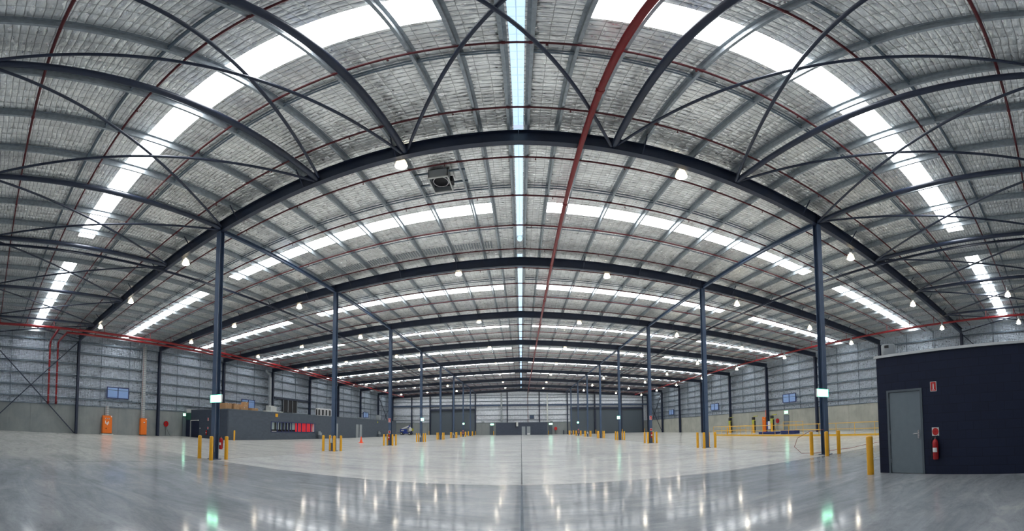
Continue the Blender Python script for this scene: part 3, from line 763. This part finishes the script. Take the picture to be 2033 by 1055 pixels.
MB().box(-.55, .6, -.1, .7, 1.85, 2.62).build('tank', 'green_box', e); MB().box(-.45, .5, -.05, .6, 2.62, 3.02).build('unit', 'offwhite', e); MB().box(-.5, .55, -.05, .6, 0, 1.85).build('cupboard', 'block_navy', e)
# pedestals by the office wall
for x, y, lab in ((OX + .35, 39.6, 'small twin service pedestal at the office wall beside the red window'), (OX + .35, 60., 'small service pedestal at the far part of the office wall')):
    e = empty('service_pedestal', (x, y, 0), lab, 'equipment')
    MB().box(-.12, .12, -.3, -.04, 0, .5).build('post', 'frame', e); MB().box(-.12, .12, .05, .3, 0, .45).build('post', 'frame', e)
    MB().box(-.13, .13, -.31, -.03, .5, .95).build('head', 'grey', e); MB().box(-.13, .13, .04, .31, .45, .8).build('head', 'grey', e)
# things on the office roof
ZR = OH + .06
def carton(x, y, z, dx, dy, dz, lab, rz=0):
    e = empty('carton', (x, y, z), lab, 'box', 'cartons on the office roof', rz)
    m_ = MB().box(-dx / 2, dx / 2, -dy / 2, dy / 2, 0, dz); m_.build('box', 'carton', e)
    MB().box(-dx / 2 - .003, dx / 2 + .003, -.03, .03, dz - .1, dz + .003).build('tape', 'offwhite', e)
carton(-28.9, 24.3, ZR, 1.0, .9, .62, 'brown carton at the near end of the pile on the office roof')
carton(-28.6, 25.3, ZR, .9, .8, .62, 'brown carton standing second in the pile on the office roof', .1)
carton(-28.9, 26.5, ZR, 1.4, 1.2, .34, 'wide low brown carton in the middle of the roof pile')
carton(-28.9, 26.8, ZR + .34, 1.1, .9, .28, 'brown carton stacked on the wide low one on the office roof', .2)
carton(-28.9, 27.2, ZR + .62, .7, .6, .3, 'topmost brown carton of the pile on the office roof', -.2)
carton(-28.8, 28.3, ZR, 1.1, 1.0, .32, 'flat brown carton at the far end of the roof pile')
for i in range(5):
    y = 43.7 + 1.04 * i + (.3 if i > 3 else 0)
    e = empty('condenser_unit', (-29.8, y, ZR), 'white air conditioning condenser on the office roof, %s of five from the left' % ORD[i], 'air conditioner', 'condensers on the office roof')
    MB().box(-.2, .2, -.42, .42, .05, 1.15).build('casing', 'white', e)
    m_ = MB().box(.2, .215, -.30, .22, .2, 1.0); m_.box(-.14, .14, -.435, -.42, .2, 1.0); m_.build('fan_grille', 'black', e)
    MB().box(-.2, .2, -.4, -.3, 0, .05).build('foot', 'black', e); MB().box(-.2, .2, .3, .4, 0, .05).build('foot', 'black', e)
tag(MB().box(-31.3, -30.6, 33.6, 34.8, ZR, ZR + .85).build('roof_cabinet', 'offwhite', loc=(-31, 34.2, ZR)), 'pale grey cabinet on the office roof below the wall duct', 'cabinet')
for i, (y0, y1) in enumerate(((29.6, 30.6), (31.0, 31.8), (32.2, 32.6))):
    tag(MB().box(-28.2, -27.6, y0, y1, ZR, ZR + .14).build('roof_plank', 'offwhite', loc=(-28, y0, ZR)), 'low pale offcut on the office roof edge, %s beyond the cartons' % ORD[i], 'board', 'offcuts on the office roof')
for y, lab in ((55., 'small pale unit on the office roof beyond the condensers'), (63.2, 'grey cabinet on the office roof near the far end')):
    tag(MB().box(-28.8, -28.2, y, y + .9, ZR, ZR + (.25 if y < 60 else .95)).build('roof_unit', 'grey', loc=(-28.5, y, ZR)), lab, 'equipment')
# vertical duct
e = empty('wall_duct', (-35.4, 38.6, 3), 'grey vertical ventilation duct on the left wall above the office', 'duct')
MB().box(-.14, .14, -.22, .22, 1.3, 5.2).build('duct_run', 'galv', e)
MB().path([(0, 0, 5.2), (0, -.1, 5.6), (0, -.8, 5.9), (0, -.9, 6.2)], .19, 12).build('duct_elbow', 'galv', e, smooth=True)
tag(MB().box(-35.8, -35.2, 38.2, 39.5, 3.0, 4.3).build('duct_box', 'offwhite', loc=(-35.5, 38.8, 3)), 'pale square plenum box at the foot of the wall duct', 'duct')
tag(MB().tube((-35.6, 57.2, 3), (-35.6, 57.2, 8.2), .18, n=10).build('wall_duct', 'galv', loc=(-35.6, 57.2, 3)), 'slim metal duct on the far part of the left wall', 'duct')
# framed opening on the left wall above office
e = empty('wall_opening', (XL + .2, 45, 3.2), 'dark framed ventilation opening on the left wall above the office', 'vent')
q = [(0, .05, -4.6, 4.6, 2.2, 2.45)]
MB().box(.0, .12, -4.8, 4.8, 2.2, 2.45).build('lintel', 'steel', e)
m_ = MB().box(.0, .06, -2.6, 1.0, .4, 2.2); m_.build('dark_gap_panel', 'black', e)  # flat black panel, paints the dark gaps between the mullions
m_ = MB()
for y in (-2.6, -1.4, -.2, 1.0): m_.box(.06, .12, y - .05, y + .05, .2, 2.2)
m_.build('mullion', 'galv', e)

# louvred windows in the side walls
wn = 0
for X, s, y, z in ((XL, 1, 14.35, 4.25), (XL, 1, 34.5, 4.28), (XL, 1, 72.8, 4.3), (XR, -1, 34.9, 4.45), (XR, -1, 55., 4.4), (XR, -1, 74.5, 4.35)):
    wn += 1
    root = empty('window_%d' % wn, (X + s * .2, y, z)); struct(root)
    W, Hh = 1.27, .5
    m_ = MB(); x0, x1 = (-.06, .06)
    m_.box(x0, x1, -W - .08, W + .08, Hh, Hh + .08); m_.box(x0, x1, -W - .08, W + .08, -Hh - .08, -Hh)
    for q in (-W - .08, -.04, W): m_.box(x0, x1, q, q + .08, -Hh, Hh)
    m_.build('window_frame', 'navy_frame', root)
    m_ = MB()
    for i in range(8):
        zz = -Hh + (i + .5) * 2 * Hh / 8
        m_.add([(s * -.03, -W, zz - .055), (s * -.03, W, zz - .055), (s * .02, W, zz + .05), (s * .02, -W, zz + .05),
                (s * -.045, -W, zz - .055), (s * -.045, W, zz - .055), (s * .005, W, zz + .05), (s * .005, -W, zz + .05)],
               [(0, 1, 2, 3), (7, 6, 5, 4), (0, 4, 5, 1), (2, 6, 7, 3), (0, 3, 7, 4), (1, 5, 6, 2)])
    m_.build('louvre_blades', 'louvre', root)
wn += 1
root = empty('window_%d' % wn, (2.82, YE - .2, 4.2)); struct(root)
MB().box(-.6, .6, -.06, .06, -.45, .45).build('window_frame', 'frame', root); MB().box(-.5, .5, -.08, -.06, -.35, .35).build('louvre_blades', 'steel_col', root)

# ---------------------------------------------------------------- left wall equipment
def cabinet(loc, w_, h, lab, plinth, sgn=1, dials=True):
    e = empty('control_cabinet', loc, lab, 'cabinet', None, 0 if sgn > 0 else math.pi)
    z = .1 if plinth else .04
    if plinth: MB().box(-.05, .6, -w_ / 2 - .12, w_ / 2 + .12, 0, .1).build('plinth', 'offwhite', e)
    MB().box(0, .40, -w_ / 2, w_ / 2, z, z + .06).build('kick_base', 'black', e)
    MB().box(0, .42, -w_ / 2, w_ / 2, z + .06, z + h).build('body', 'orange', e)
    MB().box(.42, .44, -w_ / 2 + .03, w_ / 2 - .03, z + .12, z + h - .05).build('door', 'orange', e)
    MB().box(.42, .445, w_ / 2 - .16, w_ / 2 - .04, z + h - .14, z + h - .03).build('badge', 'white', e)
    if dials:
        for a, b_ in ((-.18, 1.5), (.12, 1.5)):
            MB().box(.44, .455, a - .09, a + .09, z + b_ - .05, z + b_ + .05).build('gauge', 'white', e); MB().box(.455, .46, a - .05, a + .05, z + b_ - .04, z + b_ + .04).build('gauge_face', 'black', e)
        m_ = MB()
        for a, b_, c0 in ((-.25, 1.0, .3), (-.12, .92, .2), (0, .85, .3), (.1, 1.0, .25)): m_.box(.44, .455, a - .04, a + .04, z + b_, z + b_ + c0)
        m_.build('switch_bank', 'white', e)
        MB().box(.44, .46, -.22, -.1, z + .48, z + .58).build('lock', 'black', e)
    else:
        MB().box(.44, .455, -.06, .1, z + h - .48, z + h - .38).build('gauge', 'white', e); MB().box(.455, .46, -.05, .08, z + h - .53, z + h - .48).build('gauge_face', 'black', e)
    return e
cabinet((XL + .3, 13.02, 0), 1.08, 1.80, 'wide orange fire pump cabinet with gauges against the left wall', True)
cabinet((XL + .3, 17.52, 0), .76, 1.76, 'narrow plain orange cabinet against the left wall', False, dials=False)
def tray(x, y0, y1, z0, z1, lab, s=1):
    e = empty('cable_tray', (x, y0, z0), lab, 'cable tray')
    m_ = MB().box(0, s * .05 if s > 0 else .0, 0, y1 - y0, 0, z1 - z0) if s > 0 else MB().box(-.05, 0, 0, y1 - y0, 0, z1 - z0)
    m_.build('backing', 'galv', e)
    m_ = MB()
    z = .1
    while z < z1 - z0: m_.box(min(0, s * .07), max(0, s * .07), .02, y1 - y0 - .02, z, z + .04); z += .2
    m_.build('rung', 'offwhite', e)
    MB().tube((s * .09, .1, 0), (s * .09, .1, z1 - z0), .02, n=6).build('cable', 'hose', e)
    return e
tray(XL + .24, 12.85, 13.3, 1.9, 2.85, 'short ladder cable tray above the wide orange cabinet')
tray(XL + .24, 17.3, 17.8, 1.82, 9.4, 'full height ladder cable tray above the narrow orange cabinet')
def reel(loc, lab, s=1, stand=True):
    e = empty('hose_reel', loc, lab, 'hose reel', None, 0)
    MB().tube((0, 0, 0), (s * .12, 0, 0), .30, n=24).build('drum', 'sign_red', e); MB().tube((s * .12, 0, 0), (s * .14, 0, 0), .31, n=24).build('disc', 'ext_red', e)
    MB().tube((s * .14, 0, 0), (s * .17, 0, 0), .08, n=12).build('hub', 'black', e)
    MB().path([(s * .1, -.1, -.25), (s * .12, -.05, -.7), (s * .12, -.08, -loc[2] + .05)], .02, 8).build('hose', 'black', e)
    MB().path([(s * .1, .05, -.28), (s * .12, .2, -.75), (s * .12, .6, -loc[2] + .05)], .015, 8).build('feed_pipe', 'black', e)
    return e
reel((XL + .18, 20.75, 1.32), 'red fire hose reel mounted on the left concrete wall')
reel((XR - .18, 37.5, 1.55), 'red fire hose reel mounted on the right concrete wall', -1)
e = empty('hose_reel', (9.1, YE - .3, 1.4), 'small dark red hose reel on the far wall right of the charcoal room', 'hose reel')
MB().tube((0, 0, 0), (0, -.14, 0), .4, n=20).build('drum', 'sign_red', e); MB().path([(0, -.1, -.35), (.05, -.1, -1.35)], .03, 8).build('hose', 'black', e)
# wall doors
for nm, X, s, y0, y1, h in ((6, XL + .14, 1, 23.2, 24.15, 2.12), (7, XR - .14, -1, 35.15, 36.1, 2.2)):
    root = empty('door_%d' % nm, (X, (y0 + y1) / 2, 0)); struct(root); hw = (y1 - y0) / 2
    MB().box(min(0, s * .04), max(0, s * .04), -hw, hw, 0, h).build('door_leaf', 'door', root)
    m_ = MB()
    for a, b_, c0, d_ in ((-hw - .06, -hw, 0, h + .06), (hw, hw + .06, 0, h + .06), (-hw, hw, h, h + .06)): m_.box(min(0, s * .07), max(0, s * .07), a, b_, c0, d_)
    m_.build('door_frame', 'frame', root)
    MB().tube((s * .04, hw - .1, 1.0), (s * .1, hw - .1, 1.0), .02, n=8).build('door_handle', 'chrome', root)
for nm, x in ((8, -7.9), (9, 7.7)):
    root = empty('door_%d' % nm, (x, YE - .14, 0)); struct(root)
    MB().box(-.5, .5, -.04, 0, 0, 2.15).build('door_leaf', 'frame', root)
    MB().tube((.38, -.04, 1.), (.38, -.1, 1.), .02, n=8).build('door_handle', 'chrome', root)

# ---------------------------------------------------------------- far charcoal room
base = (0, 88, 0)
root = empty('block_room', base, 'low charcoal block room in the middle of the far wall', 'building')
m_ = MB().box(-6.5, 6.65, 86.3, 86.5, 0, 2.82); m_.box(-6.5, -6.3, 86.5, YE - .45, 0, 2.82); m_.box(6.45, 6.65, 86.5, YE - .45, 0, 2.82)
sub(m_, 'block_wall', 'block_end', root, base)
sub(MB().box(-6.55, 6.7, 86.25, YE - .55, 2.82, 2.9), 'roof_slab', 'frame', root, base)
for a, b_ in ((.1, 1.0), (1.4, 2.3)):
    dd = sub(MB().box(a, b_, 86.24, 86.3, 0, 1.95), 'door', 'grey', root, base)
    MB().tube((b_ - .1, 86.24, 1.0), (b_ - .1, 86.17, 1.0), .03, n=8).build('door_handle', 'chrome', parent=dd)
tag(MB().box(1.5, 2.2, 86.22, 86.24, .1, .38).build('door_notice', 'white', loc=(1.85, 86.23, .2)), 'white plate at the foot of the far room right-hand door', 'sign')
e = empty('condenser_unit', (-1.05, 85.95, 2.0), 'grey air unit hung on the front of the far charcoal room', 'air conditioner')
MB().box(-.25, .25, -.25, .28, 0, 1.0).build('casing', 'offwhite', e); MB().box(-.32, -.25, -.25, .28, 0, .95).build('side_panel', 'black', e)
for x, lab in ((-10.2, 'small fan housing on the far wall ledge left of centre'), (8.0, 'small fan housing on the far wall ledge right of centre')):
    tag(MB().box(x - .35, x + .35, YE - .24, YE - .05, 2.98, 3.25).build('wall_unit', 'grey', loc=(x, YE - .2, 3)), lab, 'equipment')
tag(MB().box(11.1, 11.35, YE - .5, YE - .2, 0, .95).build('service_pedestal', 'steel', loc=(11.2, YE - .3, 0)), 'dark service pedestal at the foot of the far wall', 'equipment')

# ---------------------------------------------------------------- boom lift near the far left corner
e = empty('boom_lift', (-29.6, 84.2, 0), 'blue and white boom lift parked before the far left wall', 'boom lift', None, 0)
for sx in (-1.15, 1.05):
    for sy in (-.7, .7):
        wv = MB().tube((sx, sy - .15, .36), (sx, sy + .15, .36), .36, n=20).build('wheel', 'black', e, smooth=True)
        MB().tube((sx, sy - .16, .36), (sx, sy + .16, .36), .15, n=12).build('wheel_hub', 'offwhite', wv)
MB().box(-1.35, 1.25, -.5, .5, .35, .7).build('chassis', 'blue', e)
MB().box(-1.6, .1, -.55, .55, .72, 1.35).build('engine_cover', 'blue', e)
MB().box(-1.3, -.5, -.58, -.55, .9, 1.15).build('side_decal', 'offwhite', e)
MB().sweep(rect(.26, .3), (-1.3, 0, 1.4), (.6, 0, 2.05)).build('lower_boom', 'white', e)
MB().sweep(rect(.22, .26), (.5, .3, 2.1), (1.5, .3, 1.25)).build('upper_boom', 'white', e)
MB().sweep(rect(.3, .32), (.3, .1, 1.7), (.9, .1, 2.2)).build('knuckle', 'blue', e)
m_ = MB(); m_.box(1.0, 1.9, -.5, .2, .95, 1.05); m_.box(1.0, 1.9, -.5, -.47, 1.05, 1.55); m_.box(1.0, 1.03, -.5, .2, 1.05, 1.55); m_.box(1.87, 1.9, -.5, .2, 1.05, 1.55); m_.build('basket', 'lime', e)
MB().box(.9, 1.6, -.62, -.5, .98, 1.6).build('basket_panel', 'white', e)
MB().box(-2.6, -1.5, -.06, .06, .55, .62).build('tow_bar', 'blue', e)

# ---------------------------------------------------------------- cone
e = empty('traffic_cone', (-16.6, 32.6, 0), 'orange traffic cone standing alone on the floor', 'cone')
MB().box(-.22, .22, -.22, .22, 0, .03).build('base', 'cone', e); MB().lathe((0, 0, 0), [(.17, .03), (.03, .62), (.001, .62)], 18).build('cone_body', 'cone', e, smooth=True)

# ---------------------------------------------------------------- yellow railing, dock and posts at right
FXR = 25.0
e = empty('safety_railing', (FXR, 27, 0), 'long yellow two-rail safety railing with kickplate at right', 'railing')
y0, y1 = 6.4, 39.4
m_ = MB().tube((0, y0 - 27, 1.07), (0, y1 - 27, 1.07), .024, n=8); m_.build('top_rail', 'yellow_rail', e, smooth=True)
MB().tube((0, y0 - 27, .58), (0, y1 - 27, .58), .024, n=8).build('mid_rail', 'yellow_rail', e, smooth=True)
MB().box(-.006, .006, y0 - 27, y1 - 27, 0.02, .17).build('kickplate', 'yellow_rail', e)
y = y1
while y > y0 - .1:
    q = MB().tube((0, y - 27, 0), (0, y - 27, 1.07), .024, n=8).build('post', 'yellow_rail', e); y -= 2.06
e = empty('safety_railing', (29, 39.4, 0), 'short yellow railing closing the far end of the dock', 'railing')
MB().tube((-3.9, 0, 1.07), (3.2, 0, 1.07), .024, n=8).build('top_rail', 'yellow_rail', e); MB().tube((-3.9, 0, .58), (3.2, 0, .58), .024, n=8).build('mid_rail', 'yellow_rail', e)
for x in (-2., 0, 1.6, 3.2): MB().tube((x, 0, 0), (x, 0, 1.07), .024, n=8).build('post', 'yellow_rail', e)
e = empty('stair_handrail', (33.6, 33, 0), 'small yellow handrail on the right wall near the exit door', 'railing')
for z in (.85, 1.35): MB().tube((0, -2.2, z), (0, 1.6, z), .025, n=8).build('rail', 'yellow_rail', e)
for y in (-2.2, -.9, .4, 1.6): MB().tube((0, y, 0), (0, y, 1.35), .025, n=8).build('post', 'yellow_rail', e)
for i, (ya, yb, z, lab) in enumerate(((31.9, 35.2, .26, 'low dark blue dock platform behind the railing, the farther one'), (28.5, 30.9, .40, 'low dark blue dock platform behind the railing, the nearer one'))):
    e = empty('dock_platform', (30, (ya + yb) / 2, 0), lab, 'dock platform', 'blue dock platforms')
    hw = (yb - ya) / 2
    MB().box(-.45, .45, -hw, hw, 0.03, z - .05).build('skirt', 'blue_dark', e); MB().box(-.5, .5, -hw - .03, hw + .03, z - .05, z).build('deck', 'blue', e)
    MB().box(-.48, .48, hw - .5, hw, 0, .03).build('base_frame', 'black', e)
for x, y, h, lab in ((33.6, 47.6, 2.25, 'yellow dock control post on the right, farthest of three'), (33.6, 41.2, 2.2, 'yellow dock control post on the right, middle of three'), (33.6, 36.9, 2.25, 'yellow dock control post on the right, nearest the exit door')):
    e = empty('control_post', (x, y, 0), lab, 'post', 'yellow dock posts')
    MB().box(-.12, .12, -.22, .22, 0, h * .55).build('lower_post', 'yellow', e); MB().box(-.14, .14, -.26, .26, h * .55, h - .38).build('upper_post', 'lime', e)
    MB().box(-.16, .14, -.22, .22, h - .38, h).build('control_box', 'black', e)
    MB().path([(0, .2, h - .1), (0, -.1, h + .1), (0, -1.0, h + .12)], .05, 8).build('signal_arm', 'lime', e)
    MB().box(-.1, .1, -.35, -.26, .2, h - .5).build('side_channel', 'black', e)
bollard(25.1, 36.2, 'yellow bollard standing in the yellow railing line at right')
cabinet((XR - .3, 40.1, 0), .78, 2.15, 'tall orange cabinet against the right wall behind the railing', False, -1, False)
tag(MB().box(XR - .25, XR - .18, 40.0, 40.2, 2.3, 3.1).build('conduit', 'cone', loc=(XR - .2, 40.1, 2.3)), 'short red orange conduit above the right wall orange cabinet', 'pipe')
e = empty('water_cooler', (34.6, 38.7, 0), 'white panel unit beside the hose reel on the right wall', 'equipment')
MB().box(-.15, .2, -.3, .1, .45, 1.55).build('casing', 'white', e); MB().box(-.15, .2, .1, .45, .45, 1.45).build('side_casing', 'blue', e); MB().box(-.1, .2, -.2, .3, 0, .45).build('stand', 'grey', e)
# red hose on the floor
pts = [(11.55, 9.35, 1.0), (11.2, 9.9, .95), (10.95, 10.4, .7), (10.95, 10.6, .35), (11.3, 10.5, .06), (11.9, 10.3, .02), (12.8, 10.25, .02), (13.6, 10.25, .02), (14.6, 10.0, .02), (16.0, 10.3, .02), (18.5, 10.4, .02), (20.5, 9.6, .02)]
m_ = MB().path([Vector(p) for p in pts], .010, 8)
tag(m_.build('air_hose', 'hose', loc=(13, 10, 0), smooth=True), 'thin red hose trailing over the floor from the nearest right column', 'hose')

# ---------------------------------------------------------------- roof exhaust fan, ribbed panel
e = empty('exhaust_fan', (-2.85, 11.75, 10.45), 'grey boxed roof exhaust fan hanging between purlins near the ridge', 'fan')
m_ = MB(); W, D, Z0, Z1 = .36, .5, 0, .42
m_.box(-W, -W + .03, -D, D, Z0, Z1); m_.box(W - .03, W, -D, D, Z0, Z1); m_.box(-W, W, -D, -D + .03, Z0, Z1); m_.box(-W, W, D - .03, D, Z0, Z1); m_.box(-W, W, -D, D, Z1 - .03, Z1)
m_.build('housing', 'grey', e)
m_ = MB()
for a, b_, c0, d_ in ((-W - .02, W + .02, -D - .02, -D + .04), (-W - .02, W + .02, D - .04, D + .02), (-W - .02, -W + .03, -D, D), (W - .03, W + .02, -D, D)): m_.box(a, b_, c0, d_, -.02, .02)
m_.build('flange', 'offwhite', e)
MB().box(-W + .03, W - .03, -D + .03, D - .03, .25, .28).build('inner_plate', 'black', e)
m_ = MB(); n = 28
for i in range(n):
    a, b_ = 2 * math.pi * i / n, 2 * math.pi * (i + 1) / n
    m_.tube((.27 * math.cos(a), .33 * math.sin(a), .14), (.27 * math.cos(b_), .33 * math.sin(b_), .14), .018, n=6)
m_.build('fan_ring', 'chrome', e)
m_ = MB()
for yy in (-.35, .4): m_.box(-.95, .95, yy - .03, yy + .03, .34, .40)
m_.build('support_bar', 'galv_dark', e)
MB().box(W, W + .1, -.1, .2, .05, .3).build('motor_box', 'black', e)
m_ = MB(); x = -16.3
while x < -1.5:
    m_.box(x, x + .07, 17.85, 18.5, roof(x) - .03, roof(x) - .002); x += .15
m_.box(-16.3, -1.5, 17.85, 18.5, roof(-1.5) - .002, roof(-1.5) - .001) if 0 else None
tag(m_.build('ribbed_roof_sheet', 'galv', loc=(-9, 18.2, roof(9))), 'ribbed bare metal strip in the roof before the second rafter, left of ridge', 'roof sheet')
tag(MB().ball((0, 17.5, HR - .12), .14, 14).build('ridge_globe', 'ridge', loc=(0, 17.5, HR - .12), smooth=True), 'pale round fitting at the end of the ridge skylight', 'fitting')
